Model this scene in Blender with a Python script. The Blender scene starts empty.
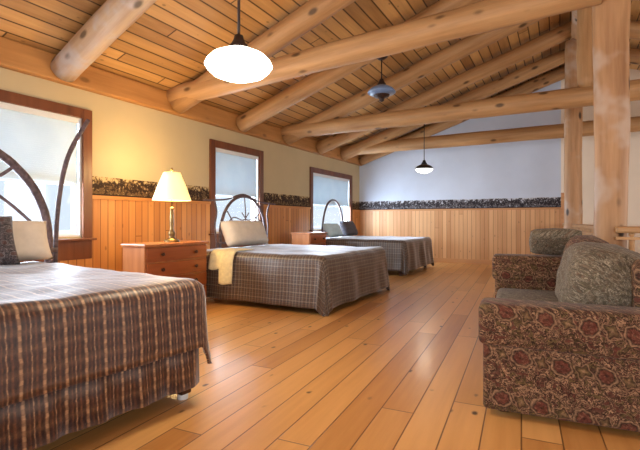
import bpy, bmesh, math, random
from mathutils import Vector, Matrix, noise as mnoise
random.seed(7)
R = math.radians
scene = bpy.context.scene
COL = scene.collection

# ------------------------------------------------------------------ helpers
def lin(c):
    out = []
    for v in c:
        v /= 255.0
        out.append(v/12.92 if v <= .04045 else ((v+.055)/1.055)**2.4)
    return (*out, 1.0)

def obj(name, bm, mat, parent=None, loc=(0,0,0), rot=(0,0,0), smooth=False, mods=None):
    me = bpy.data.meshes.new(name)
    bmesh.ops.recalc_face_normals(bm, faces=bm.faces)
    bm.to_mesh(me); bm.free()
    if smooth:
        for p in me.polygons: p.use_smooth = True
    me.materials.append(mat)
    o = bpy.data.objects.new(name, me); COL.objects.link(o)
    o.location = loc; o.rotation_euler = rot
    if parent: o.parent = parent
    return o

def empty(name, loc=(0,0,0), rz=0.0):
    o = bpy.data.objects.new(name, None); COL.objects.link(o)
    o.location = loc; o.rotation_euler = (0,0,rz); o.empty_display_size = .1
    return o

def tag(o, label, cat, group=None):
    o['label'] = label; o['category'] = cat
    if group: o['group'] = group
    return o

def struct(o):
    o['kind'] = 'structure'
    return o

def copy_tree(o, parent=None):
    c = o.copy(); COL.objects.link(c)
    if parent: c.parent = parent
    for ch in list(o.children): copy_tree(ch, c)
    return c

def box(bm, lo, hi, bevel=0.0, seg=2, M=None):
    r = bmesh.ops.create_cube(bm, size=1.0)
    vs = r['verts']
    c = [(a+b)/2 for a, b in zip(lo, hi)]; s = [abs(b-a) for a, b in zip(lo, hi)]
    for v in vs:
        v.co = Vector((v.co.x*s[0]+c[0], v.co.y*s[1]+c[1], v.co.z*s[2]+c[2]))
    if bevel > 0:
        es = list({e for v in vs for e in v.link_edges})
        rr = bmesh.ops.bevel(bm, geom=es, offset=min(bevel, min(s)*.49), segments=seg, profile=.5, affect='EDGES')
        vs = list({v for f in rr['faces'] for v in f.verts} | {v for v in vs if v.is_valid})
    if M is not None:
        for v in vs: v.co = M @ v.co
    return vs

def nbox(name, lo, hi, mat, parent=None, bevel=0.0, seg=2, smooth=False, **k):
    bm = bmesh.new(); box(bm, lo, hi, bevel, seg)
    return obj(name, bm, mat, parent, smooth=smooth, **k)

def tube(bm, pts, rad, seg=10, wob=0.0, seed=0):
    pts = [Vector(p) for p in pts]; n = len(pts)
    if not hasattr(rad, '__len__'): rad = [rad]*n
    rings = []; up = None
    for i, p in enumerate(pts):
        t = (pts[min(i+1, n-1)] - pts[max(i-1, 0)]).normalized()
        if up is None:
            up = Vector((0,0,1)) if abs(t.z) < .9 else Vector((1,0,0))
        a = (up - t*up.dot(t)).normalized(); up = a
        b = t.cross(a)
        ring = []
        for k in range(seg):
            th = 2*math.pi*k/seg
            r = rad[i]
            if wob: r *= 1+wob*mnoise.noise(Vector((math.cos(th)*1.2+seed*7.1, math.sin(th)*1.2, i*.55+seed*3.3)))
            ring.append(bm.verts.new(p + a*math.cos(th)*r + b*math.sin(th)*r))
        rings.append(ring)
    for i in range(n-1):
        for k in range(seg):
            bm.faces.new((rings[i][k], rings[i][(k+1)%seg], rings[i+1][(k+1)%seg], rings[i+1][k]))
    bm.faces.new(rings[0][::-1]); bm.faces.new(rings[-1])

def lathe(bm, prof, seg=24, c=(0,0,0)):
    rings = []
    for r, z in prof:
        if r < 1e-5: rings.append([bm.verts.new((c[0], c[1], c[2]+z))])
        else: rings.append([bm.verts.new((c[0]+r*math.cos(2*math.pi*k/seg), c[1]+r*math.sin(2*math.pi*k/seg), c[2]+z)) for k in range(seg)])
    for a, b in zip(rings, rings[1:]):
        for k in range(seg):
            k2 = (k+1) % seg
            if len(a) == 1 and len(b) == 1: continue
            if len(a) == 1: bm.faces.new((a[0], b[k2], b[k]))
            elif len(b) == 1: bm.faces.new((a[k], a[k2], b[0]))
            else: bm.faces.new((a[k], a[k2], b[k2], b[k]))

def smooth_path(ctrl, n=8):
    """Catmull-Rom through control points"""
    P = [Vector(p) for p in ctrl]; out = []
    for i in range(len(P)-1):
        p0 = P[max(i-1,0)]; p1 = P[i]; p2 = P[i+1]; p3 = P[min(i+2,len(P)-1)]
        for k in range(n):
            t = k/n
            out.append(.5*((2*p1)+(p2-p0)*t+(2*p0-5*p1+4*p2-p3)*t*t+(3*p1-p0-3*p2+p3)*t**3))
    out.append(P[-1]); return out

# ------------------------------------------------------------------ materials
class NT:
    def __init__(s, name):
        s.m = bpy.data.materials.new(name); s.m.use_nodes = True
        s.t = s.m.node_tree; s.n = s.t.nodes; s.l = s.t.links
        s.b = s.n['Principled BSDF']
    def node(s, kind, **k):
        nd = s.n.new(kind)
        for a, v in k.items(): setattr(nd, a, v)
        return nd
    def put(s, sock, v):
        if isinstance(v, bpy.types.NodeSocket): s.l.new(v, sock)
        else: sock.default_value = v
    def math(s, op, a, b=None, c=None):
        nd = s.node('ShaderNodeMath', operation=op)
        s.put(nd.inputs[0], a)
        if b is not None: s.put(nd.inputs[1], b)
        if c is not None: s.put(nd.inputs[2], c)
        return nd.outputs[0]
    def mix(s, f, a, b, blend='MIX'):
        nd = s.node('ShaderNodeMix', data_type='RGBA', blend_type=blend)
        s.put(nd.inputs[0], f); s.put(nd.inputs[6], a); s.put(nd.inputs[7], b)
        return nd.outputs[2]
    def ramp(s, f, stops, interp='LINEAR'):
        nd = s.node('ShaderNodeValToRGB'); cr = nd.color_ramp; cr.interpolation = interp
        while len(cr.elements) < len(stops): cr.elements.new(.5)
        for e, (p, c) in zip(cr.elements, stops): e.position = p; e.color = c if len(c) == 4 else (*c, 1)
        s.put(nd.inputs[0], f); return nd.outputs[0]
    def comb(s, x, y, z):
        nd = s.node('ShaderNodeCombineXYZ')
        for i, v in enumerate((x, y, z)): s.put(nd.inputs[i], v)
        return nd.outputs[0]
    def coord(s, kind='Object'):
        sp = s.node('ShaderNodeSeparateXYZ')
        s.l.new(s.node('ShaderNodeTexCoord').outputs[kind], sp.inputs[0])
        return sp.outputs
    def noise(s, vec, scale=1.0, detail=3.0, rough=.55):
        nd = s.node('ShaderNodeTexNoise'); s.put(nd.inputs['Vector'], vec)
        nd.inputs['Scale'].default_value = scale; nd.inputs['Detail'].default_value = detail
        nd.inputs['Roughness'].default_value = rough
        return nd.outputs[0]
    def white(s, vec):
        nd = s.node('ShaderNodeTexWhiteNoise', noise_dimensions='3D'); s.put(nd.inputs['Vector'], vec)
        return nd.outputs[0]
    def vor(s, vec, scale):
        nd = s.node('ShaderNodeTexVoronoi'); s.put(nd.inputs['Vector'], vec); nd.inputs['Scale'].default_value = scale
        return nd.outputs[0]
    def step(s, x, a, b):
        nd = s.node('ShaderNodeMapRange', interpolation_type='SMOOTHSTEP')
        s.put(nd.inputs[0], x); nd.inputs[1].default_value = a; nd.inputs[2].default_value = b
        return nd.outputs[0]
    def bump(s, h, strength=.3, dist=.01):
        nd = s.node('ShaderNodeBump'); s.put(nd.inputs['Height'], h)
        nd.inputs['Strength'].default_value = strength; nd.inputs['Distance'].default_value = dist
        s.l.new(nd.outputs[0], s.b.inputs['Normal'])
    def fin(s, color, rough=.5, spec=.5, coat=0, sheen=0):
        s.put(s.b.inputs['Base Color'], color); s.put(s.b.inputs['Roughness'], rough)
        s.b.inputs['Specular IOR Level'].default_value = spec
        s.b.inputs['Coat Weight'].default_value = coat
        s.b.inputs['Coat Roughness'].default_value = .15
        s.b.inputs['Sheen Weight'].default_value = sheen
        return s.m

def planks(name, across, along, width, length, lo, hi, seam, rough=.4, gap=.02, knots=.5, spec=.5, coat=0, turn=0.0, few=0.0):
    n = NT(name); c = n.coord()
    A, L = c[across], c[along]
    if turn:
        ct, st = math.cos(turn), math.sin(turn)
        A, L = n.math('ADD', n.math('MULTIPLY', A, ct), n.math('MULTIPLY', L, st)), n.math('SUBTRACT', n.math('MULTIPLY', L, ct), n.math('MULTIPLY', A, st))
    ix = n.math('FLOOR', n.math('DIVIDE', A, width))
    fr = n.math('FRACT', n.math('DIVIDE', A, width))
    r1 = n.white(n.comb(ix, 3.3, 1.7))
    sh = n.math('ADD', n.math('DIVIDE', L, length), n.math('MULTIPLY', r1, 7.0))
    iy = n.math('FLOOR', sh); fy = n.math('FRACT', sh)
    r2 = n.white(n.comb(ix, iy, 5.1))
    off = n.math('MULTIPLY', r2, 37.0)
    g = n.noise(n.comb(n.math('MULTIPLY', A, 26.0), n.math('ADD', n.math('MULTIPLY', L, 1.6), off), off), 1.0, 4, .6)
    g2 = n.noise(n.comb(n.math('MULTIPLY', A, 5.0), n.math('ADD', n.math('MULTIPLY', L, .7), off), off), 1.0, 2, .5)
    f = n.math('ADD', n.math('MULTIPLY', r2, .42), n.math('ADD', n.math('MULTIPLY', g, .38), n.math('MULTIPLY', g2, .35)))
    col = n.ramp(f, [(.25, lin(lo)), (.8, lin(hi))])
    # knots
    kv = n.vor(n.comb(n.math('ADD', n.math('MULTIPLY', A, 8.0), off), n.math('MULTIPLY', L, 4.4), off), 1.0)
    wob = n.noise(n.comb(n.math('MULTIPLY', A, 30.0), n.math('MULTIPLY', L, 30.0), 0.0), 1.0, 2)
    kk = n.math('ADD', kv, n.math('MULTIPLY', n.math('SUBTRACT', wob, .5), .10))
    kd = n.math('SUBTRACT', 1.0, n.step(kk, .05, .13+.03*knots))
    if few: kd = n.math('MULTIPLY', kd, n.step(n.noise(n.comb(n.math('MULTIPLY', A, 2.3), n.math('MULTIPLY', L, 1.7), 3.0), 1.0, 2), few, few+.05))
    col = n.mix(n.math('MULTIPLY', kd, knots), col, lin(tuple(v*.33 for v in lo)))
    # seams
    e1 = n.math('MINIMUM', fr, n.math('SUBTRACT', 1.0, fr))
    e2 = n.math('MULTIPLY', n.math('MINIMUM', fy, n.math('SUBTRACT', 1.0, fy)), length/width)
    s = n.math('SUBTRACT', 1.0, n.step(n.math('MINIMUM', e1, e2), gap*.4, gap*1.3))
    col = n.mix(n.math('MULTIPLY', s, .85), col, lin(seam))
    n.bump(n.math('ADD', n.math('MULTIPLY', s, -1.0), n.math('MULTIPLY', g, .12)), .35, .006)
    return n.fin(col, n.math('ADD', rough, n.math('MULTIPLY', g, .12)), spec, coat)

def grain(name, lo, hi, axis=0, rough=.5, knots=.6, scale=1.0, spec=.4, grey=None):
    """solid timber / logs, grain along a local axis"""
    n = NT(name); c = n.coord()
    L = c[axis]; o = [c[i] for i in range(3) if i != axis]
    rnd = n.node('ShaderNodeObjectInfo').outputs['Random']
    off = n.math('MULTIPLY', rnd, 53.0)
    v = n.comb(n.math('ADD', n.math('MULTIPLY', L, 1.1*scale), off), n.math('MULTIPLY', o[0], 14*scale), n.math('MULTIPLY', o[1], 14*scale))
    g = n.noise(v, 1.0, 4, .6)
    g2 = n.noise(n.comb(n.math('ADD', n.math('MULTIPLY', L, .9), off), n.math('MULTIPLY', o[0], 3), n.math('MULTIPLY', o[1], 3)), 1.0, 2)
    f = n.math('ADD', n.math('MULTIPLY', g, .6), n.math('ADD', n.math('MULTIPLY', g2, .35), n.math('MULTIPLY', rnd, .15)))
    col = n.ramp(f, [(.3, lin(lo)), (.75, lin(hi))])
    if grey:
        col = n.mix(n.step(n.noise(n.comb(n.math('ADD', L, off), o[0], o[1]), 2.2, 3), .5, .65), col, lin(grey))
    kv = n.vor(n.comb(n.math('ADD', n.math('MULTIPLY', L, 2.4), off), n.math('MULTIPLY', o[0], 5), n.math('MULTIPLY', o[1], 5)), 1.0)
    kd = n.math('SUBTRACT', 1.0, n.step(kv, .08, .2))
    col = n.mix(n.math('MULTIPLY', kd, knots), col, lin(tuple(x*.4 for x in lo)))
    n.bump(g, .25, .01)
    return n.fin(col, rough, spec)

def plain(name, c, rough=.5, spec=.5, metal=0, var=.06, scale=6, sheen=0):
    n = NT(name); v = n.node('ShaderNodeTexCoord').outputs['Object']
    g = n.noise(v, scale, 3)
    col = n.ramp(g, [(.3, lin(tuple(max(0, x*(1-var)) for x in c))), (.7, lin(tuple(min(255, x*(1+var)) for x in c)))])
    n.b.inputs['Metallic'].default_value = metal
    return n.fin(col, rough, spec, sheen=sheen)

def emis(name, c, strength):
    n = NT(name); g = n.noise(n.node('ShaderNodeTexCoord').outputs['Object'], 3, 2)
    n.put(n.b.inputs['Emission Color'], n.ramp(g, [(0, lin(c)), (1, lin(tuple(min(255, x*1.03) for x in c)))]))
    n.b.inputs['Emission Strength'].default_value = strength
    return n.fin(lin((240,238,230)), .4)

M = {}
M['floor'] = planks('pine_floor', 0, 1, .17, 2.6, (182,122,62), (228,174,108), (92,52,24), rough=.26, gap=.022, knots=.95, spec=.5, coat=.12, turn=R(4), few=.5)
M['ceil'] = planks('pine_ceiling', 0, 1, .15, 4.2, (142,100,56), (212,166,106), (50,30,14), rough=.5, gap=.065, knots=.5, spec=.3)
M['wains_l'] = planks('pine_wainscot_left', 1, 2, .095, 9.0, (178,112,54), (214,152,88), (110,62,26), rough=.4, gap=.055, knots=.45, spec=.4)
M['wains_b'] = planks('pine_wainscot_back', 0, 2, .095, 9.0, (188,134,86), (220,172,124), (140,92,54), rough=.4, gap=.055, knots=.4, spec=.4)
M['log'] = grain('pine_log', (140,100,62), (204,162,114), 0, .5, .8)
M['log_pale'] = grain('weathered_log', (150,112,78), (206,178,146), 0, .5, .8, grey=(186,176,170))  # grey blotches laid over the grain at random
M['log_post'] = grain('post_log', (138,96,62), (204,162,118), 0, .5, .95, grey=(190,166,146))
M['plate'] = grain('plate_pine', (140,92,48), (192,140,84), 1, .5, .5)
M['trim'] = grain('casing_wood', (88,48,30), (126,76,48), 2, .4, .3)
M['rail_l'] = grain('rail_wood_left', (176,108,50), (208,146,82), 1, .4, .5)
M['rail_b'] = grain('rail_wood_back', (176,120,74), (210,156,106), 0, .4, .4)
M['cherry'] = grain('chest_wood', (118,58,24), (170,94,46), 1, .32, .25, spec=.5)
M['cherry_side'] = grain('chest_side_wood', (150,86,46), (196,130,82), 2, .3, .25, spec=.5)
M['knob'] = plain('dark_knob', (64,34,20), .35)
M['twig'] = plain('bark_twig', (88,74,80), .6, var=.3, scale=30)
M['cream'] = plain('cream_paint', (198,182,148), .8, .2, var=.02, scale=1.5)
M['cream_light'] = plain('light_cream_paint', (236,222,204), .8, .2, var=.02, scale=1.5)
M['greyblue'] = plain('grey_blue_paint', (200,211,230), .8, .2, var=.02, scale=1.5)  # cool daylight on the back wall put into its base colour
M['vinyl'] = plain('white_vinyl', (228,232,236), .4, var=.02)
M['black'] = plain('black_metal', (26,25,28), .35, .5, var=.1)
M['iron'] = plain('dark_iron', (52,38,34), .45, .5, metal=.4, var=.15)
M['steel'] = plain('blue_grey_glaze', (110,136,178), .3, .5, var=.05)
M['white_cloth'] = plain('white_linen', (224,216,206), .9, .1, var=.03, scale=12)
M['blue_cloth'] = plain('pale_blue_linen', (188,212,226), .9, .1, var=.04, scale=12)
M['cream_cloth'] = plain('cream_fleece', (232,220,178), .95, .1, var=.05, scale=22, sheen=.2)
M['dark_fab'] = plain('dark_skirt_cloth', (58,50,52), .9, .2, var=.2, scale=25)
M['mattress'] = plain('mattress_ticking', (206,204,200), .9, .2, var=.03)
M['brass'] = plain('aged_brass', (122,96,58), .3, .5, metal=.7, var=.1)

def woven(name, base, dark, light, warm, sx, sy, wx, wy, sheen=.7):
    """woven blanket, stripes in cloth (UV, metres) space"""
    n = NT(name); c = n.coord('UV')
    U, V = c[0], c[1]
    def band(x, period, ph):
        return n.math('FRACT', n.math('ADD', n.math('DIVIDE', x, period), ph))
    wv = n.math('MULTIPLY', n.math('SUBTRACT', n.noise(n.comb(n.math('MULTIPLY', U, 8), n.math('MULTIPLY', V, 22), 0.0), 1.0, 2), .5), .012)
    Uw = n.math('ADD', U, wv)
    f1 = band(Uw, sx, .1)
    col = n.ramp(f1, [(0, lin(base)), (.10, lin(dark)), (.17, lin(base)), (.24, lin(light)), (.31, lin(light)), (.38, lin(dark)), (.48, lin(base)), (.54, lin(warm)), (.60, lin(dark)), (.68, lin(base)), (.73, lin(light)), (.78, lin(base)), (.86, lin(dark)), (.93, lin(warm))], 'LINEAR')
    # dashed chain along the light stripes
    d = n.math('GREATER_THAN', band(n.math('ADD', V, n.math('MULTIPLY', n.math('FLOOR', n.math('DIVIDE', Uw, sx)), .021)), .042, 0), .42)
    col = n.mix(n.math('MULTIPLY', d, .45*wx), col, lin(base))
    f2 = band(V, sy, .3)
    c2 = n.ramp(f2, [(0, lin(base)), (.14, lin(dark)), (.3, lin(light)), (.42, lin(base)), (.58, lin(warm)), (.7, lin(dark)), (.86, lin(light)), (1, lin(base))])
    col = n.mix(wy, col, c2)
    nz = n.noise(n.comb(n.math('MULTIPLY', U, 70), n.math('MULTIPLY', V, 70), 0.0), 1.0, 2)
    col = n.mix(.5, col, n.ramp(nz, [(.3, (.35,.35,.35,1)), (.7, (.8,.8,.8,1))]), 'OVERLAY')
    n.bump(nz, .25, .004)
    n.b.inputs['Sheen Tint'].default_value = lin((225,232,245)); n.b.inputs['Sheen Roughness'].default_value = .35
    return n.fin(col, .46, .55, sheen=sheen)

M['blanket_a'] = woven('striped_blanket', (64,40,38), (34,21,23), (178,140,108), (104,66,46), .085, .16, 1.0, .12)
M['blanket_b'] = woven('plaid_blanket', (76,62,58), (40,31,33), (142,128,112), (100,70,44), .09, .085, .6, .5)
M['blanket_c'] = woven('dark_plaid_blanket', (72,62,60), (42,35,38), (126,114,104), (92,66,44), .09, .09, .6, .5)

def tapestry(name, pal, tile=.26, fl=1.0, coordk='Object', ax=(0,2), mixf=1.0):
    n = NT(name); c = n.coord(coordk)
    # fold three axes so every face carries the pattern
    U = n.math('ADD', c[0], n.math('MULTIPLY', c[1], 1.0)); V = n.math('ADD', c[2], n.math('MULTIPLY', n.math('SUBTRACT', c[0], c[1]), .12))
    nz0 = n.noise(n.comb(n.math('MULTIPLY', U, 11), n.math('MULTIPLY', V, 11), 0.0), 1.0, 3)
    nz1 = n.noise(n.comb(n.math('MULTIPLY', U, 11), n.math('MULTIPLY', V, 11), 4.0), 1.0, 3)
    U = n.math('ADD', U, n.math('MULTIPLY', n.math('SUBTRACT', nz0, .5), .035))
    V = n.math('ADD', V, n.math('MULTIPLY', n.math('SUBTRACT', nz1, .5), .035))
    def medal(sx, sy, ox, oy, amp, k):
        row = n.math('FLOOR', n.math('ADD', n.math('DIVIDE', V, sy), oy))
        x = n.math('SUBTRACT', n.math('FRACT', n.math('ADD', n.math('ADD', n.math('DIVIDE', U, sx), ox), n.math('MULTIPLY', row, .5))), .5)
        y = n.math('SUBTRACT', n.math('FRACT', n.math('ADD', n.math('DIVIDE', V, sy), oy)), .5)
        ang = n.math('ARCTAN2', y, x)
        r = n.math('SQRT', n.math('ADD', n.math('POWER', x, 2), n.math('POWER', n.math('MULTIPLY', y, sy/sx), 2)))
        return n.math('MULTIPLY', r, n.math('ADD', 1.0, n.math('MULTIPLY', n.math('SINE', n.math('MULTIPLY', ang, k)), amp)))
    # scrollwork ground: thin tan tendrils on brown, olive leaves
    q = n.noise(n.comb(n.math('ADD', c[0], nz0), n.math('ADD', c[1], nz1), c[2]), 3.2/tile, 3, .55)
    ground = n.ramp(q, [(.30, lin(pal['dark'])), (.38, lin(pal['olive'])), (.42, lin(pal['dark'])), (.47, lin(pal['base'])), (.495, lin(pal['tan'])), (.515, lin(pal['tan'])), (.54, lin(pal['dark'])), (.60, lin(pal['base'])), (.66, lin(pal['red'])), (.70, lin(pal['dark']))])
    r1 = medal(tile*.5, tile*.62, 0, 0, .06, 7)
    flower = n.ramp(r1, [(0, lin(pal['dark'])), (.05, lin(pal['red'])), (.15, lin(pal['red'])), (.19, lin(pal['dark'])), (.235, lin(pal['tan'])), (.27, lin(pal['dark']))])
    col = n.mix(n.math('SUBTRACT', 1.0, n.math('MULTIPLY', fl, n.math('SUBTRACT', 1.0, n.step(r1, .25, .30)))), flower, ground)
    r2 = medal(tile*.5, tile*.62, .5, .0, .25, 4)
    leaf = n.ramp(r2, [(0, lin(pal['tan'])), (.06, lin(pal['olive'])), (.14, lin(pal['dark'])), (.17, lin(pal['tan'])), (.2, lin(pal['base']))])
    col = n.mix(n.math('SUBTRACT', 1.0, n.math('MULTIPLY', fl*.9, n.math('SUBTRACT', 1.0, n.step(r2, .18, .22)))), leaf, col)
    fz = n.noise(n.comb(n.math('MULTIPLY', U, 55), n.math('MULTIPLY', V, 55), 0.0), 1.0, 3)
    col = n.mix(.75, col, n.ramp(fz, [(.32, (.22,.22,.22,1)), (.7, (.85,.83,.8,1))]), 'OVERLAY')
    n.bump(fz, .25, .004)
    return n.fin(col, .85, .2, sheen=.08)

M['tapestry'] = tapestry('sofa_tapestry', dict(red=(98,50,41), dark=(42,29,25), tan=(156,124,97), olive=(112,92,60), base=(92,63,50)), tile=.36, fl=.72)
M['tapestry_grey'] = tapestry('sofa_cushion_tapestry', dict(red=(108,84,68), dark=(78,70,60), tan=(146,138,122), olive=(110,102,82), base=(108,97,83)), tile=.24, fl=.2)  # paler copy of the sofa fabric: window light in the colour; pillow itself grey
M['pillow_dark'] = tapestry('dark_pillow_cloth', dict(red=(90,70,72), dark=(36,34,44), tan=(136,132,140), olive=(74,76,86), base=(60,58,68)), tile=.14)

def border_mat(name, axis, bg, ink, mid):
    """wallpaper frieze: dark tree-line and animals on a pale ground (z 1.29-1.51)"""
    n = NT(name); c = n.coord(); A, Z = c[axis], c[2]
    h = n.math('DIVIDE', n.math('SUBTRACT', Z, 1.29), .22)
    n1 = n.noise(n.comb(n.math('MULTIPLY', A, 9), 0.0, n.math('MULTIPLY', Z, 9)), 1.0, 4, .7)
    n2 = n.noise(n.comb(n.math('MULTIPLY', A, 30), 0.0, n.math('MULTIPLY', Z, 24)), 1.0, 3, .6)
    line = n.math('ADD', n.math('MULTIPLY', n1, 1.0), n.math('MULTIPLY', n2, .7))
    f = n.math('SUBTRACT', line, n.math('MULTIPLY', h, .36))
    col = n.ramp(f, [(.44, lin(bg)), (.52, lin(mid)), (.60, lin(ink)), (.72, lin(ink)), (.80, lin(mid)), (.86, lin(ink)), (.97, lin(bg))])
    col = n.mix(n.step(n2, .62, .68), col, lin(bg))
    col = n.mix(n.math('LESS_THAN', h, .10), col, lin(ink))
    return n.fin(col, .7, .2)
M['border_l'] = border_mat('wallpaper_border_left', 1, (196,176,134), (52,38,32), (124,98,66))
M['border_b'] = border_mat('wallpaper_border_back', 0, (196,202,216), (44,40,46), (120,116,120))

def glass_mat():
    n = NT('window_glass')
    out = n.n['Material Output']
    tr = n.node('ShaderNodeBsdfTransparent'); gl = n.node('ShaderNodeBsdfGlossy'); gl.inputs['Roughness'].default_value = .02
    tr.inputs['Color'].default_value = (.96,.98,1,1)
    mx = n.node('ShaderNodeMixShader'); mx.inputs[0].default_value = .05; n.l.new(tr.outputs[0], mx.inputs[1]); n.l.new(gl.outputs[0], mx.inputs[2])
    n.l.new(mx.outputs[0], out.inputs['Surface']); return n.m
M['glass'] = glass_mat()
def blind_mat():
    n = NT('blind_slats'); out = n.n['Material Output']
    d = n.node('ShaderNodeBsdfDiffuse'); t = n.node('ShaderNodeBsdfTranslucent')
    g = n.ramp(n.noise(n.node('ShaderNodeTexCoord').outputs['Object'], 4, 2), [(.3, lin((206,226,238))), (.7, lin((214,232,242)))])
    n.l.new(g, d.inputs[0]); n.l.new(g, t.inputs[0])
    mx = n.node('ShaderNodeMixShader'); mx.inputs[0].default_value = .032
    n.l.new(d.outputs[0], mx.inputs[1]); n.l.new(t.outputs[0], mx.inputs[2]); n.l.new(mx.outputs[0], out.inputs['Surface']); return n.m
M['blind'] = blind_mat()
M['shade_glow'] = emis('lit_lampshade', (255,212,118), 1.0)
M['pend_glow'] = emis('lit_milk_glass', (255,246,228), 5.0)
M['pend_soft'] = emis('lit_milk_glass_far', (255,250,240), 2.0)

# ------------------------------------------------------------------ room shell
XL, XR, YB, YF = -4.65, 5.25, 10.70, -3.2
RX, SL, Z0 = .30, .335, 2.70                       # ridge x, roof slope, ceiling height at the left wall
ZR = Z0 + SL*(RX-XL)
WTOP = 2.45
TH = .15
floor = struct(nbox('floor', (XL-TH, YF-TH, -.12), (XR+TH, YB+TH, 0), M['floor']))

def wall_boxes(bm, lo_u, hi_u, lo_z, hi_z, holes, mk):
    """fill a rectangle in (u,z) around rectangular holes"""
    us = sorted({lo_u, hi_u, *[h[0] for h in holes], *[h[1] for h in holes]})
    us = [u for u in us if lo_u <= u <= hi_u]
    for a, b in zip(us, us[1:]):
        m = (a+b)/2; z = lo_z
        for h in sorted([h for h in holes if h[0] < m < h[1]], key=lambda q: q[2]):
            if h[2] > z: mk(bm, a, b, z, min(h[2], hi_z))
            z = max(z, h[3])
        if z < hi_z: mk(bm, a, b, z, hi_z)

# left wall windows: y0, y1, z0, z1 (clear opening)
WL = [(1.60, 3.01, .83, 2.13), (5.14, 6.27, .83, 2.13), (8.17, 10.08, .83, 2.04)]
wl = empty('wall_left'); struct(wl)
def mkl(x0, x1):
    def f(bm, a, b, z0, z1): box(bm, (x0, a, z0), (x1, b, z1))
    return f
bm = bmesh.new(); wall_boxes(bm, YF-TH, YB+TH, 0, WTOP+.3, WL, mkl(XL-TH, XL)); obj('plaster', bm, M['cream'], wl)
cas = .11
CAS = [(a-cas, b+cas, c-.25, d+cas) for a, b, c, d in WL]
bm = bmesh.new(); wall_boxes(bm, YF, YB-.02, 0, 1.25, CAS, mkl(XL, XL+.018)); obj('wainscot', bm, M['wains_l'], wl)
bm = bmesh.new(); wall_boxes(bm, YF, YB-.02, 1.25, 1.292, CAS, mkl(XL, XL+.035)); obj('chair_rail', bm, M['rail_l'], wl)
bm = bmesh.new(); wall_boxes(bm, YF, YB-.002, 1.292, 1.51, CAS, mkl(XL, XL+.003)); obj('wallpaper_border', bm, M['border_l'], wl)
bm = bmesh.new(); box(bm, (XL, YF, 0), (XL+.02, YB-.02, .1)); obj('baseboard', bm, M['rail_l'], wl)
struct(nbox('trim_1', (XL, YF, WTOP), (XL+.10, YB, Z0+.02), M['plate'], bevel=.02))   # top plate

# back wall (gable)
def gable(name, x0, x1, mat, parent=None, y0=YB, y1=YB+TH):
    bm = bmesh.new()
    zt = lambda x: Z0 + SL*(min(x, 2*RX-x)-XL) + .05
    xs = [x0] + ([RX] if x0 < RX < x1 else []) + [x1]
    pr = [(x0, 0)] + [(x, zt(x)) for x in xs] + [(x1, 0)]
    a = [bm.verts.new((x, y0, z)) for x, z in [(x0, 0), (x1, 0)] + [(x, zt(x)) for x in reversed(xs)]]
    b = [bm.verts.new((v.co.x, y1, v.co.z)) for v in a]
    bm.faces.new(a); bm.faces.new(b[::-1])
    for i in range(len(a)):
        j = (i+1) % len(a); bm.faces.new((a[i], a[j], b[j], b[i]))
    return obj(name, bm, mat, parent)
XS = .02
wb = empty('wall_back'); struct(wb)
gable('plaster', XL, XS, M['greyblue'], wb)
nbox('wainscot', (XL, YB-.018, 0), (XS, YB, 1.25), M['wains_b'], wb)
nbox('chair_rail', (XL, YB-.035, 1.25), (XS, YB, 1.292), M['rail_b'], wb)
nbox('wallpaper_border', (XL, YB-.003, 1.292), (XS, YB, 1.51), M['border_b'], wb)
nbox('baseboard', (XL, YB-.03, 0), (XS, YB, .11), M['rail_b'], wb)
nbox('end_board', (XS, YB-.04, 0), (XS+.07, YB, 1.6), M['rail_b'], wb)
struct(gable('wall_stairwell', XS, XR, M['cream_light']))
# front wall and right wall, with unseen openings added to let in fill light
wf = empty('wall_front'); struct(wf)
HF = [(-3.6, -1.6, .8, 2.2), (1.2, 3.4, .8, 2.2)]
bm = bmesh.new(); wall_boxes(bm, XL-TH, XR+TH, 0, 2.5, HF, lambda bm, a, b, z0, z1: box(bm, (a, YF-TH, z0), (b, YF, z1)))
obj('plaster', bm, M['cream'], wf)
bm = bmesh.new()
zt = lambda x: Z0 + SL*(min(x, 2*RX-x)-XL) + .05
a = [bm.verts.new((x, YF, z)) for x, z in [(XL, 2.5), (XR, 2.5), (XR, zt(XR)), (RX, zt(RX)), (XL, zt(XL))]]
b = [bm.verts.new((v.co.x, YF-TH, v.co.z)) for v in a]
bm.faces.new(a); bm.faces.new(b[::-1])
for i in range(5): bm.faces.new((a[i], a[(i+1)%5], b[(i+1)%5], b[i]))
obj('gable', bm, M['cream'], wf)
wr = empty('wall_right'); struct(wr)
HR = [(-1.6, .6, .8, 2.2), (2.2, 4.4, .8, 2.2), (6.2, 8.4, .8, 2.2)]
bm = bmesh.new(); wall_boxes(bm, YF-TH, YB+TH, 0, 2.75, HR, lambda bm, a, b, z0, z1: box(bm, (XR, a, z0), (XR+TH, b, z1)))
obj('plaster', bm, M['cream'], wr)

# ceiling: two boarded slopes
ce = empty('ceiling'); struct(ce)
def slope(name, xa, za, xb, zb):
    bm = bmesh.new(); vs = []
    for y in (YF-TH, YB+TH):
        for x, z in ((xa, za), (xb, zb), (xb, zb+.1), (xa, za+.1)): vs.append(bm.verts.new((x, y, z)))
    p, q = vs[:4], vs[4:]
    bm.faces.new(p); bm.faces.new(q[::-1])
    for i in range(4): bm.faces.new((p[i], p[(i+1)%4], q[(i+1)%4], q[i]))
    return obj(name, bm, M['ceil'], ce)
slope('left_slope', XL-TH-.1, Z0-SL*(TH+.1), RX, ZR)
slope('right_slope', RX, ZR, XR+TH+.1, ZR-SL*(XR+TH+.1-RX))

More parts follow.
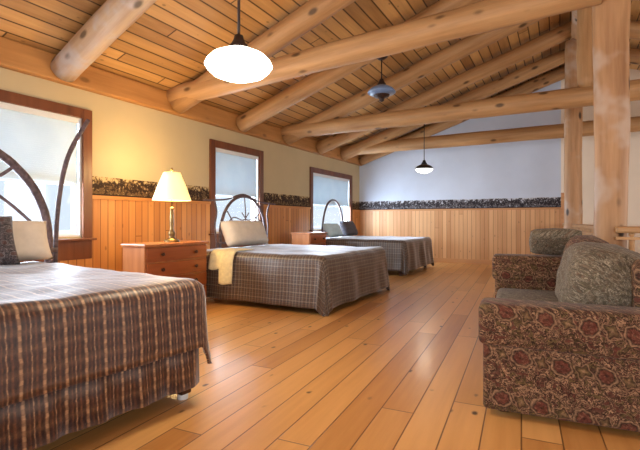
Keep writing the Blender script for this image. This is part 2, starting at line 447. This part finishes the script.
# windows of the left wall
def window(idx, y0, y1, z0, z1):
    w = empty('window_%d' % idx, (XL, (y0+y1)/2, z0)); struct(w)
    h = (y1-y0)/2; H = z1-z0
    bm = bmesh.new()
    box(bm, (0, -h-cas, -.02), (.035, -h, H+cas), .006); box(bm, (0, h, -.02), (.035, h+cas, H+cas), .006)
    box(bm, (0, -h, H), (.035, h, H+cas), .006)
    obj('casing', bm, M['trim'], w)
    bm = bmesh.new()
    box(bm, (-TH, -h, 0), (0, -h+.02, H)); box(bm, (-TH, h-.02, 0), (0, h, H)); box(bm, (-TH, -h+.02, H-.02), (0, h-.02, H)); box(bm, (-TH, -h+.02, 0), (0, h-.02, .02))
    obj('jamb', bm, M['vinyl'], w)
    nbox('sill', (-.02, -h-cas-.03, -.045), (.075, h+cas+.03, -.02), M['trim'], w, bevel=.006)
    nbox('apron', (0, -h-cas, -.25), (.03, h+cas, -.045), M['trim'], w, bevel=.006)
    mid = H*.5
    for nm, za, zb, x in (('upper_sash', mid-.02, H-.02, -.085), ('lower_sash', .02, mid+.02, -.05)):
        bm = bmesh.new(); fw = .042
        box(bm, (x-.015, -h+.02, za), (x+.015, -h+.02+fw, zb)); box(bm, (x-.015, h-.02-fw, za), (x+.015, h-.02, zb))
        box(bm, (x-.015, -h+.02+fw, za), (x+.015, h-.02-fw, za+fw)); box(bm, (x-.015, -h+.02+fw, zb-fw), (x+.015, h-.02-fw, zb))
        s = obj(nm, bm, M['vinyl'], w)
        nbox('pane', (x-.003, -h+.02+fw, za+fw), (x+.003, h-.02-fw, zb-fw), M['glass'], s)
    return w
for i, a in enumerate(WL): window(i+1, *a)
where = ['behind the near bed with the striped blanket', 'behind the middle bed with white pillow', 'behind the far bed near the corner']
for i, (y0, y1, z0, z1) in enumerate(WL):
    t = empty('window_blind', (XL-.022, (y0+y1)/2, z1-.02)); h = (y1-y0)/2-.03
    tag(t, 'white slatted blind half lowered over the window ' + where[i], 'blind', 'white blinds on the left wall windows')
    nbox('head_rail', (-.02, -h, -.035), (.02, h, 0), M['vinyl'], t)
    bm = bmesh.new(); L = (z1-z0)*.52; k = int(L/.022)
    for q in range(k):
        z = -.045-q*.022
        box(bm, (-.0135, -h, -.0008), (.0135, h, .0008), M=Matrix.Translation((0,0,z)) @ Matrix.Rotation(R(80), 4, 'Y'))
    obj('slats', bm, M['blind'], t)
    nbox('bottom_rail', (-.012, -h, -.045-k*.022-.014), (.012, h, -.045-k*.022), M['vinyl'], t)

# ------------------------------------------------------------------ logs
def log(name, p0, p1, r0, r1, mat, label, cat, group, seed, bow=0.0):
    p0, p1 = Vector(p0), Vector(p1); d = p1-p0; L = d.length
    n = max(8, int(L/.22)); bm = bmesh.new(); pts = []; rad = []
    for i in range(n+1):
        t = i/n
        pts.append((L*t, .02*mnoise.noise(Vector((t*3+seed, seed*1.7, 0))), bow*math.sin(math.pi*t)+.02*mnoise.noise(Vector((0, t*3+seed, seed*2.3)))))
        rad.append((r0+(r1-r0)*t)*(1+.05*mnoise.noise(Vector((t*9, seed*5.1, 2)))))
    tube(bm, pts, rad, 18, .05, seed)
    o = obj(name, bm, mat, None, smooth=True)
    for p in o.data.polygons:
        if len(p.vertices) > 4: p.use_smooth = False
    o.location = p0; o.rotation_mode = 'XYZ'
    o.rotation_euler = (0, -math.atan2(d.z, math.hypot(d.x, d.y)), math.atan2(d.y, d.x))
    tag(o, label, cat, group); return o

RY = [2.75, 4.30, 5.65, 6.98, 8.28, 9.45, 10.52]
RL = ['weathered grey log rafter nearest the viewer, meeting the wall above the near window',
      'log rafter rising directly above the nearest tie beam, behind the bright pendant lamp',
      'log rafter between the nearest and the middle tie beam, third from the near end',
      'log rafter rising directly above the middle tie beam',
      'log rafter between the middle and the far tie beam',
      'log rafter rising directly above the far tie beam',
      'last log rafter set tight against the blue grey back wall']
AX = Z0-.175
for i, (y, lb) in enumerate(zip(RY, RL)):
    x0 = XL+.12
    y2 = y - (.45, .2, .06, 0, 0, 0, 0)[i]
    log('log_rafter', (x0, y, AX+SL*.12), (RX-.05, y2, AX+SL*(RX-.05-XL)), .135, .125, M['log_pale'] if i == 0 else M['log'], lb, 'beam', 'log rafters of the left roof slope', i+1)
for i, y in enumerate((6.98, 8.28, 9.45)):
    log('log_rafter', (XR-.05, y, AX+SL*(2*RX-XR+.05-XL)), (RX+.05, y, AX+SL*(RX-.05-XL)), .135, .125, M['log'],
        ['log rafter of the right slope seen beside the thick post, nearest of three', 'log rafter of the right slope, middle of three', 'log rafter of the right slope, farthest of three'][i], 'beam', 'log rafters of the right roof slope', 20+i)
for i, (y, lb) in enumerate(((4.25, 'long horizontal log tie beam nearest the viewer, passing behind the bright pendant lamp'),
                             (6.95, 'horizontal log tie beam carrying the short king post, middle of three'),
                             (9.50, 'thin horizontal log tie beam in front of the blue grey back wall, farthest of three'))):
    log('log_tie_beam', (XL+.08, y, 2.67), (XR-.02, y, 2.72) if i else (.30, 4.42, 2.99), .13, .14, M['log'], lb, 'beam', 'log tie beams across the room', 10+i)
log('log_ridge_beam', (RX, YF+.02, 4.05), (RX, YB-.02, 4.05), .15, .15, M['log_post'], 'log ridge beam along the top of the roof above the posts', 'beam', None, 16)
log('log_post', (.39, 4.58, 0), (.39, 4.58, 3.93), .112, .152, M['log_post'], 'thick peeled log post with dark knots standing behind the sofa', 'post', 'peeled log posts', 17)
log('log_post', (.185, 8.3, 0), (.185, 8.3, 3.93), .135, .125, M['log_post'], 'slimmer log post standing farther back at the far end of the railing', 'post', 'peeled log posts', 18)
log('king_post', (.31, 6.95, 2.79), (.31, 6.95, 3.93), .11, .11, M['log'], 'short log king post standing on the middle tie beam', 'post', None, 19)

# ------------------------------------------------------------------ railing by the stair opening
def railing(p0, p1, label, n):
    p0, p1 = Vector(p0), Vector(p1); d = p1-p0; L = d.length
    t = empty('stair_railing', p0, math.atan2(d.y, d.x)); tag(t, label, 'railing')
    nbox('handrail', (0, -.045, .90), (L, .045, .955), M['log'], t, bevel=.015)
    nbox('sub_rail', (0, -.025, .845), (L, .025, .868), M['log'], t)
    nbox('bottom_rail', (0, -.03, .08), (L, .03, .12), M['log'], t)
    bm = bmesh.new(); lathe(bm, [(0,.12),(.018,.12),(.018,.25),(.026,.3),(.016,.36),(.024,.5),(.026,.6),(.016,.7),(.022,.76),(.022,.845),(.014,.868),(.022,.885),(.022,.90),(0,.90)], 10)
    b = obj('baluster', bm, M['log'], t, smooth=True); b.location = (L/(n+1), 0, 0)
    for k in range(2, n+1):
        c = b.copy(); COL.objects.link(c); c.parent = t; c.location = (L*k/(n+1), 0, 0)
railing((.375, 4.78, 0), (.205, 8.13, 0), 'wooden railing with turned balusters running between the two log posts', 26)
railing((.18, 8.46, 0), (.08, 10.65, 0), 'wooden railing running from the far log post to the back wall', 16)
railing((.41, 4.42, 0), (3.2, 4.60, 0), 'wooden railing with turned balusters to the right of the thick log post', 24)

# ------------------------------------------------------------------ beds
def comforter(H, W, L, D, x0, corner, flare, fold, seed, r=.075, uvscale=1.0, Dfoot=None):
    bm = bmesh.new(); uvl = bm.loops.layers.uv.new('UVMap')
    Df = Dfoot or D
    na = int((W+2*D)/.035); nb = int((L+Df-x0)/.035)
    grid = []; cloth = {}
    for i in range(na+1):
        a = -(W/2+D) + (W+2*D)*i/na; row = []
        for j in range(nb+1):
            b = x0 + (L+Df-x0)*j/nb
            ea, eb = max(0, abs(a)-W/2), max(0, b-L)
            puff = .012*mnoise.noise(Vector((a*3, b*3, seed))) + .006*mnoise.noise(Vector((a*9, b*9, seed)))
            x, y, z = min(b, L), max(-W/2, min(W/2, a)), H+puff
            if ea > 0 or eb > 0:
                phi = math.atan2(eb, ea)
                e = max(ea, eb)*(1+corner*math.sin(2*phi)**2) if ea and eb else max(ea, eb)
                hy = math.hypot(ea, eb); dx, dy = eb/hy, math.copysign(ea/hy, a) if ea else 0
                if e < r*math.pi/2:
                    th = e/r; out = r*math.sin(th); dn = r*(1-math.cos(th))
                else:
                    q = e-r*math.pi/2; out = r+flare*q; dn = r+q
                s = (b if ea >= eb else a) + phi*.6
                out += fold*min(1, dn/.35)*(math.sin(s*9+seed)+.6*math.sin(s*17+seed*2))+.02*min(1, dn/.2)*mnoise.noise(Vector((s*4, dn*3, seed)))
                x += dx*out; y += dy*out; z = H + puff*max(0, 1-dn/.1) - dn
                z = max(z, .012+.004*math.sin(s*30))
            v = bm.verts.new((x, y, z)); cloth[v] = (a, b); row.append(v)
        grid.append(row)
    for i in range(na):
        for j in range(nb):
            f = bm.faces.new((grid[i][j], grid[i+1][j], grid[i+1][j+1], grid[i][j+1]))
            for l in f.loops: l[uvl].uv = (cloth[l.vert][0]*uvscale, cloth[l.vert][1]*uvscale)
    return bm

def cloth_obj(name, bm, mat, parent, loc, rz, thick=.012):
    o = obj(name, bm, mat, parent, loc, (0,0,rz), smooth=True)
    m = o.modifiers.new('thick', 'SOLIDIFY'); m.thickness = thick; m.offset = -1
    return o

def bed(loc, rz, W, L, H, zbase, label, skirt, hb, legmat):
    t = empty('bed', loc, rz); tag(t, label, 'bed', 'beds along the left wall')
    bs = H-.27
    nbox('mattress', (.04, -W/2+.02, bs+.005), (L-.01, W/2-.02, H-.02), M['mattress'], t, bevel=.05, seg=3, smooth=True)
    nbox('box_spring', (.04, -W/2+.02, zbase), (L-.02, W/2-.02, bs), M['dark_fab'], t, bevel=.02)
    for sx in (.1, L-.06):
        for sy in (-1, 1):
            bm = bmesh.new(); box(bm, (sx-.035, sy*(W/2-.05)-.035, .03), (sx+.035, sy*(W/2-.05)+.035, zbase), .008)
            lg = obj('leg', bm, M['knob'], t)
            bm = bmesh.new(); lathe(bm, [(0,0),(.03,0),(.03,.03),(0,.03)], 12, (sx, sy*(W/2-.05), 0)); obj('glide', bm, M['vinyl'] if skirt else M['knob'], lg, smooth=False)
    if skirt:
        bm = bmesh.new(); uvl = bm.loops.layers.uv.new('UVMap')
        path = []
        def addp(x, y): path.append(Vector((x, y)))
        n = 60
        for k in range(n): addp(.1+(L-.1)*k/n, -W/2)
        for k in range(n): addp(L, -W/2+W*k/n)
        for k in range(n+1): addp(L-(L-.1)*k/n, W/2)
        prev = None; s = 0; su = {}
        for k, p in enumerate(path):
            if k: s += (p-path[k-1]).length
            nx = Vector((0,-1)) if k < n else (Vector((1,0)) if k < 2*n else Vector((0,1)))
            w = .012*math.sin(s*26)+.006*math.sin(s*61)
            top = bm.verts.new((p.x+nx.x*(.012), p.y+nx.y*(.012), bs-.02)); bot = bm.verts.new((p.x+nx.x*(.035+w), p.y+nx.y*(.035+w), skirt))
            su[top] = su[bot] = s
            if prev:
                f = bm.faces.new((prev[0], top, bot, prev[1]))
                for l in f.loops: l[uvl].uv = (su[l.vert], l.vert.co.z)
            prev = (top, bot)
        cloth_obj('bed_skirt', bm, M['blanket_a'], t, (0,0,0), 0, .006)
    # headboard of bent twigs
    cy = hb.get('cy', 0)
    hw, top, base, otop = hb['hw'], hb['top'], hb['base'], hb['otop']
    x = -.04
    arch = [(x, -hw, 0), (x, -hw, base*.5), (x, -hw*1.0, base)]
    for k in range(1, 16):
        th = math.pi*(1-k/16); arch.append((x, hw*math.cos(th), base+(top-base)*math.sin(th)**.85))
    arch += [(x, hw, base), (x, hw, base*.5), (x, hw, 0)]
    bm = bmesh.new(); tube(bm, smooth_path(arch, 4), hb['r'], 10, .12, hb['seed'])
    h = obj('headboard', bm, M['twig'], t, (0, cy, 0), smooth=True)
    for sy in (() if hb.get('thin') else (-1, 1)):
        bm = bmesh.new()
        tube(bm, smooth_path([(x-.0, sy*(hw+.055), 0), (x-.01, sy*(hw+.06), base*.9), (x-.015, sy*(hw+.09), base+(otop-base)*.35), (x-.01, sy*(hw+hb['fl']*.5), base+(otop-base)*.7), (x, sy*(hw+hb['fl']), otop)], 7), hb['r']*.62, 8, .12, 3+sy)
        obj('outer_twig', bm, M['twig'], h, smooth=True)
    for zz in (.42, base-.03):
        bm = bmesh.new(); tube(bm, [(x+.02, -hw-.06, zz), (x+.02, 0, zz+.01), (x+.02, hw+.06, zz)], hb['r']*.6, 8, .1, 5); obj('cross_rail', bm, M['twig'], h, smooth=True)
    for k, ang in enumerate(() if hb.get('thin') else (40, 90, 140)):
        a = R(ang); bm = bmesh.new(); e = (hw*.985*math.cos(a), base+(top-base)*math.sin(a)**.85)
        m = (e[0]*.55+.03*math.sin(k*2), base+(e[1]-base)*.5+.02)
        tube(bm, smooth_path([(x, e[0]*.12, base-.02), (x, m[0], m[1]), (x, *e)], 6), hb['r']*.42, 8, .1, k); obj('spoke', bm, M['twig'], h, smooth=True)
    for sy in (() if hb.get('thin') else (-1, 1)):
        bm = bmesh.new(); tube(bm, smooth_path([(x+.015, sy*hw*.97, base+.1), (x+.02, sy*hw*.55, base+(top-base)*.5), (x+.02, sy*hw*.1, base+(top-base)*.45), (x+.02, -sy*hw*.15, base+(top-base)*.62)], 7), hb['r']*.4, 8, .1, 8); obj('curl', bm, M['twig'], h, smooth=True)
    if hb.get('cap'):
        bm = bmesh.new(); tube(bm, smooth_path([(x-.02, -hw-.3, otop-.02), (x-.02, -hw*.7, otop+.01), (x-.02, 0, top+.03), (x-.02, hw*.7, otop+.01), (x-.02, hw+.3, otop-.02)], 7), hb['r']*.55, 8, .1, 4); obj('top_twig', bm, M['twig'], h, smooth=True)
    return t

def pillow(name, w, h, th, mat, label, loc, rot, group='bed pillows', rnd=0.0):
    """w along local y, h along local z, thickness along local x; stands on its lower edge"""
    bm = bmesh.new(); n = 18; g = {}
    for side in (1, -1):
        for i in range(n+1):
            for j in range(n+1):
                u, v = -1+2*i/n, -1+2*j/n
                ed = (1-u**4)*(1-v**4)
                if side == -1 and (i in (0, n) or j in (0, n)): g[(side,i,j)] = g[(1,i,j)]; continue
                pinch = 1-.07*(1-abs(u*v))*max(abs(u), abs(v))**2*0 - .05*(abs(u)**2*(1-abs(v)**2)+abs(v)**2*(1-abs(u)**2))
                pinch *= 1-rnd*abs(u*v)**1.5
                t = side*th/2*(max(0, ed)**.45)*(1+.1*mnoise.noise(Vector((u*2, v*2, side+w))))
                g[(side,i,j)] = bm.verts.new((t, u*w/2*pinch, h/2+v*h/2*pinch))
    for side in (1, -1):
        for i in range(n):
            for j in range(n):
                q = [g[(side,i,j)], g[(side,i+1,j)], g[(side,i+1,j+1)], g[(side,i,j+1)]]
                if len(set(q)) == 4: bm.faces.new(q)
    o = obj(name, bm, mat, None, loc, rot, smooth=True)
    if label: tag(o, label, 'pillow', group)
    return o

def on_bed(loc, rz, x, y, z):
    c, s = math.cos(rz), math.sin(rz)
    return (loc[0]+c*x-s*y, loc[1]+s*x+c*y, loc[2]+z)

# near bed
B1, A1 = (-3.92, 1.14, 0), R(-6)
bed(B1, A1, 1.86, 2.03, .665, .16, 'near bed with a striped brown blanket and large bent-twig headboard', .085,
    dict(hw=1.06, top=1.74, base=.78, otop=1.93, r=.033, seed=1, fl=.34), 'knob')
o = cloth_obj('comforter', comforter(.675, 1.79, 2.02, .41, .05, .28, .07, .010, 1.3), M['blanket_a'], None, B1, A1)
tag(o, 'brown and tan striped blanket draped over the near bed', 'blanket', 'woven blankets on the beds')
pillow('pillow', .72, .34, .2, M['white_cloth'], 'pale grey pillow leaning on the headboard of the near striped bed', on_bed(B1, A1, .14, .66, .685), (0, R(-22), A1))
pillow('pillow', .62, .38, .18, M['pillow_dark'], 'dark patterned pillow in front of the pale pillow on the near bed', on_bed(B1, A1, .42, .36, .685), (0, R(-22), A1))
# middle bed
B2, A2 = (-4.13, 5.07, 0), R(0)
bed(B2, A2, 1.78, 1.87, .615, .15, 'middle bed with grey brown plaid blanket, white pillow and arched twig headboard', 0,
    dict(hw=.54, top=1.37, base=.72, otop=1.30, r=.022, seed=2, cap=True, fl=.12, cy=.2), 'knob')
o = cloth_obj('comforter', comforter(.625, 1.78, 1.87, .60, .05, .20, .11, .012, 2.1, Dfoot=.60), M['blanket_b'], None, B2, A2)
tag(o, 'grey brown plaid blanket draped over the middle bed', 'blanket', 'woven blankets on the beds')
pillow('pillow', .92, .38, .24, M['white_cloth'], 'plump off white pillow propped at the head of the middle bed', on_bed(B2, A2, .2, .02, .652), (0, R(-24), A2))
# far bed
B3, A3 = (-4.33, 8.62, 0), R(0)
bed(B3, A3, 1.74, 1.83, .645, .15, 'far bed by the corner with dark blanket and arched twig headboard', 0,
    dict(hw=.50, top=1.46, base=.70, otop=1.30, r=.022, seed=3, thin=True), 'knob')
o = cloth_obj('comforter', comforter(.655, 1.74, 1.82, .60, .05, .12, .08, .012, 3.7), M['blanket_c'], None, B3, A3)
tag(o, 'dark grey brown blanket draped over the far bed', 'blanket', 'woven blankets on the beds')
pillow('pillow', .6, .32, .18, M['blue_cloth'], 'pale blue pillow at the head of the far bed', on_bed(B3, A3, .2, -.32, .67), (0, R(-30), A3))
pillow('pillow', .62, .36, .2, M['pillow_dark'], 'dark pillow beside the pale blue pillow on the far bed', on_bed(B3, A3, .22, .42, .67), (0, R(-26), A3))

# cream throw hanging over the near side of the middle bed, at its head
bm = bmesh.new(); cw = []
na, nb = 26, 16
for i in range(na+1):
    row = []
    for j in range(nb+1):
        hang = .32+.02*math.sin(j*.5) if j < nb*.48 else .54+.01*math.sin(j*.7)   # its right part hangs lower
        b = .38+.36*j/nb; e = -.30+(.30+hang)*i/na         # <0 on the bed, >0 hanging
        f = .012*math.sin(b*26+e*3)
        if e < 0: p = (b, -.90-e, .650+f*.2)
        else:
            r = .10
            if e < r*1.57: p = (b, -.90-r*math.sin(e/r), .650-r*(1-math.cos(e/r)))
            else: q = e-r*1.57; p = (b, -1.008-q*.10+f*min(1, q*4), .550-q*.78)
        row.append(bm.verts.new(p))
    cw.append(row)
for i in range(na):
    for j in range(nb): bm.faces.new((cw[i][j], cw[i+1][j], cw[i+1][j+1], cw[i][j+1]))
o = cloth_obj('throw_blanket', bm, M['cream_cloth'], None, B2, A2, .012)
tag(o, 'cream yellow throw hanging over the side of the middle bed beside the wooden chest', 'throw')

# ------------------------------------------------------------------ chests of drawers
def chest(loc, W, Dp, H, nd, label):
    """front faces +X; W along y"""
    t = empty('chest_of_drawers', loc); tag(t, label, 'chest', 'wooden chests between the beds')
    bm = bmesh.new(); box(bm, (-Dp/2, -W/2, .06), (Dp/2-.02, W/2, H-.03), .006); box(bm, (-Dp/2+.02, -W/2+.02, 0), (Dp/2-.05, W/2-.02, .06))
    obj('carcass', bm, M['cherry_side'], t)
    nbox('top', (-Dp/2-.01, -W/2-.02, H-.03), (Dp/2+.015, W/2+.02, H), M['cherry_side'], t, bevel=.008)
    hh = (H-.03-.08)/nd
    for k in range(nd):
        z = .075+k*hh
        d = nbox('drawer', (Dp/2-.02, -W/2+.015, z+.008), (Dp/2, W/2-.015, z+hh-.008), M['cherry'], t, bevel=.006)
        for sy in (-1, 1):
            bm = bmesh.new(); lathe(bm, [(0,0),(.010,0),(.009,.012),(.019,.02),(.02,.028),(.012,.035),(0,.036)], 12)
            obj('knob', bm, M['knob'], d, (Dp/2, sy*W*.27, z+hh/2), (0, R(90), 0), smooth=True)
    return t
chest((-3.90, 3.55, 0), .90, .36, .76, 4, 'reddish chest of drawers with a lit table lamp on top, between near and middle beds')
chest((-4.12, 7.14, 0), .62, .40, .79, 4, 'small reddish chest of drawers between the middle and far beds')

# table lamp on the near chest
lamp = empty('table_lamp', (-3.90, 3.61, .76)); tag(lamp, 'table lamp with turned wooden base and glowing cream shade on the chest', 'lamp')
bm = bmesh.new(); lathe(bm, [(0,0),(.085,0),(.088,.012),(.075,.028),(.04,.04),(.03,.06),(.038,.085),(.04,.105),(.026,.13),(.02,.16),(.023,.2),(.025,.26),(.022,.32),(.017,.36),(.026,.38),(.018,.4),(0,.4)], 24)
obj('base', bm, M['brass'], lamp, smooth=True)
bm = bmesh.new(); lathe(bm, [(0,.4),(.008,.4),(.008,.81),(.016,.82),(.012,.845),(0,.85)], 12); obj('stem', bm, M['brass'], lamp, smooth=True)
bm = bmesh.new(); pr = [(.215,.475),(.185,.56),(.150,.66),(.115,.74),(.095,.795)]
lathe(bm, pr+[(r-.004, z) for r, z in reversed(pr)]+[pr[0]], 32); obj('lamp_shade', bm, M['shade_glow'], lamp, smooth=True)
bm = bmesh.new(); bmesh.ops.create_uvsphere(bm, u_segments=12, v_segments=8, radius=.035, matrix=Matrix.Translation((0,0,.62))); obj('bulb', bm, M['pend_soft'], lamp, smooth=True)

# ------------------------------------------------------------------ pendant lamps
def pendant(loc, ztop, rr, label, capmat, glow, cordmat, depth=.10, belly=1.0, cr=.05):
    t = empty('pendant_lamp', loc); tag(t, label, 'lamp', 'pendant lamps hanging in a row from the roof')
    bm = bmesh.new(); lathe(bm, [(0,ztop),(cr,ztop),(cr*.96,ztop-cr*.5),(cr*.4,ztop-cr*.9),(0,ztop-cr*.9)], 16); obj('canopy', bm, cordmat, t, smooth=True)
    bm = bmesh.new(); tube(bm, [(0,0,depth+.07), (0,0,(depth+ztop)/2), (0,0,ztop-.03)], .009, 8); obj('rod', bm, cordmat, t, smooth=True)
    bm = bmesh.new(); lathe(bm, [(0,depth+.085),(.026,depth+.085),(.032,depth+.06),(.045,depth+.035),(.058,depth+.02),(.06,depth-.005),(0,depth-.005)], 20); obj('cap', bm, capmat, t, smooth=True)
    bm = bmesh.new(); pr = [(.055,depth),(rr*.5,depth*.86),(rr*.8,depth*.56),(rr*.95,depth*.24),(rr,0)]
    lathe(bm, pr+[(r-.005, z-.002) for r, z in reversed(pr)], 40); sh = obj('shade', bm, glow[0], t, smooth=True)
    bm = bmesh.new(); lathe(bm, [(rr*.97,.004),(rr*.93,-.022*belly),(rr*.78,-.05*belly),(rr*.5,-.072*belly),(rr*.25,-.082*belly),(0,-.085*belly)], 40); obj('diffuser', bm, glow[1], t, smooth=True)
    return t
P1 = (-1.72, 2.12, 1.945)
ceil_z = lambda x: Z0+SL*(x-XL)
pendant(P1, ceil_z(P1[0])-P1[2]+.005, .205, 'bright white glass pendant lamp hanging nearest, in front of the tie beam', M['iron'], (M['pend_glow'], M['pend_glow']), M['iron'])
P2 = (-2.50, 9.15, 2.09)
pendant(P2, ceil_z(P2[0])-P2[2]+.005, .19, 'small black pendant lamp with lit white underside hanging before the back wall', M['black'], (M['black'], M['pend_soft']), M['black'])
P3 = (-2.12, 5.63, 2.735)
t = pendant(P3, AX+SL*(P3[0]-XL)-.115-P3[2], .19, 'unlit blue grey pendant bowl with dark finial hanging from a rafter in mid room', M['iron'], (M['steel'], M['steel']), M['iron'], .10, .45, .085)
bm = bmesh.new(); lathe(bm, [(.11,-.03),(.10,-.055),(.05,-.07),(.03,-.09),(.035,-.105),(.015,-.12),(0,-.122)], 16); obj('finial', bm, M['iron'], t, smooth=True)

# ------------------------------------------------------------------ sofa
SO, SA = (-.35, 2.40, 0), R(5)
sofa = empty('sofa', SO, SA); tag(sofa, 'tapestry sofa with floral medallion fabric facing the beds, in front of the thick log post', 'sofa')
LY, DX = 1.96, .90
nbox('base_frame', (.05, .06, .045), (DX-.02, LY-.06, .30), M['tapestry'], sofa, bevel=.02)
def arm(y0, y1, ztop, out):
    a = nbox('arm', (.0, y0, .03), (DX-.02, y1, ztop-.2), M['tapestry'], sofa, bevel=.02, seg=3, smooth=False)
    ya, yb = (y0-.022, y1+.01) if out < 0 else (y0-.01, y1+.022)
    nbox('arm_cap', (-.022, ya, ztop-.215), (DX-.03, yb, ztop), M['tapestry'], a, bevel=.035, seg=4, smooth=True)
arm(0, .22, .575, -1); arm(LY-.24, LY, .70, 1)
nbox('back_frame', (DX-.20, .20, .28), (DX, LY-.2, .80), M['tapestry'], sofa, bevel=.05, seg=4, smooth=True)
for k in range(2):
    y0 = .225+k*.75
    nbox('seat_cushion', (.02, y0+.004, .295), (DX-.26, y0+.742, .425), M['tapestry_grey'], sofa, bevel=.045, seg=4, smooth=True)
for x in (.09, DX-.1):
    for y in (.1, LY-.1):
        bm = bmesh.new(); lathe(bm, [(0,0),(.022,0),(.03,.05),(0,.05)], 12, (x, y, 0)); obj('foot', bm, M['knob'], sofa)
def cushion(name, w, h, th, mat, loc, tilt, parent):
    o = pillow(name, w, h, th, mat, None, loc, (0, R(tilt), 0), rnd=.24); o.parent = parent; return o
cushion('back_cushion', .86, .51, .46, M['tapestry_grey'], (.58, .66, .38), 14, sofa)
cushion('back_cushion', .70, .50, .28, M['tapestry'], (.58, 1.37, .42), 12, sofa)
# loose grey pillow on the far arm
c, s = math.cos(SA), math.sin(SA)
def so(x, y, z): return (SO[0]+c*x-s*y, SO[1]+s*x+c*y, z)
o = pillow('pillow', .42, .26, .13, M['tapestry_grey'], 'pale grey loose pillow propped on the far arm of the sofa', so(.47, LY-.13, .718), (0, R(35), SA+R(-90)), None, rnd=.12)

# ------------------------------------------------------------------ lights, sky, camera
def area(name, loc, rot, sx, sy, power, col):
    l = bpy.data.lights.new(name, 'AREA'); l.shape = 'RECTANGLE'; l.size = sx; l.size_y = sy; l.energy = power; l.color = col
    o = bpy.data.objects.new(name, l); COL.objects.link(o); o.location = loc; o.rotation_euler = rot; return o
DAY = (.80, .90, 1.0)
for (y0, y1, z0, z1) in WL:      # daylight just outside each left window, shining in (+X)
    area('window_daylight', (XL-TH-.06, (y0+y1)/2, (z0+z1)/2), (0, R(-90), 0), z1-z0, y1-y0, 150*(y1-y0), DAY)
for (x0, x1, z0, z1) in HF:  # added fill light through the unseen front openings
    area('window_daylight', ((x0+x1)/2, YF-TH-.06, (z0+z1)/2), (R(90), 0, 0), x1-x0, z1-z0, 95, (.95,.97,1))
for (y0, y1, z0, z1) in HR:  # weaker warm fill, added behind the unseen openings on the right
    area('window_daylight', (XR+TH+.06, (y0+y1)/2, (z0+z1)/2), (0, R(90), 0), z1-z0, y1-y0, 55, (1,.96,.9))
def point(name, loc, power, col, r=.05):
    l = bpy.data.lights.new(name, 'POINT'); l.energy = power; l.color = col; l.shadow_soft_size = r
    o = bpy.data.objects.new(name, l); COL.objects.link(o); o.location = loc; return o
point('table_lamp_light', (-3.90, 3.61, 1.60), 42, (1,.66,.27), .06)
point('table_lamp_downlight', (-3.90, 3.61, 1.22), 12, (1,.66,.27), .06)
point('pendant_light', (P1[0], P1[1], P1[2]-.16), 45, (1,.82,.58), .12)
point('pendant_light', (P2[0], P2[1], P2[2]-.16), 14, (1,.86,.66), .12)

w = bpy.data.worlds.new('sky'); scene.world = w; w.use_nodes = True
bg = w.node_tree.nodes['Background']; bg.inputs[0].default_value = (.80, .90, 1.0, 1); bg.inputs[1].default_value = 1.0

cam = bpy.data.cameras.new('camera'); co = bpy.data.objects.new('camera', cam); COL.objects.link(co)
co.location = (0, 0, 1.0); co.rotation_euler = (R(90), 0, R(28.6))
cam.sensor_width = 36; cam.lens = 440/640*36; cam.shift_y = -4/640; cam.clip_start = .05
scene.camera = co
scene.view_settings.view_transform = 'Standard'; scene.view_settings.look = 'None'
scene.view_settings.exposure = 0.12; scene.view_settings.gamma = 1.0; scene.view_settings.use_curve_mapping = False
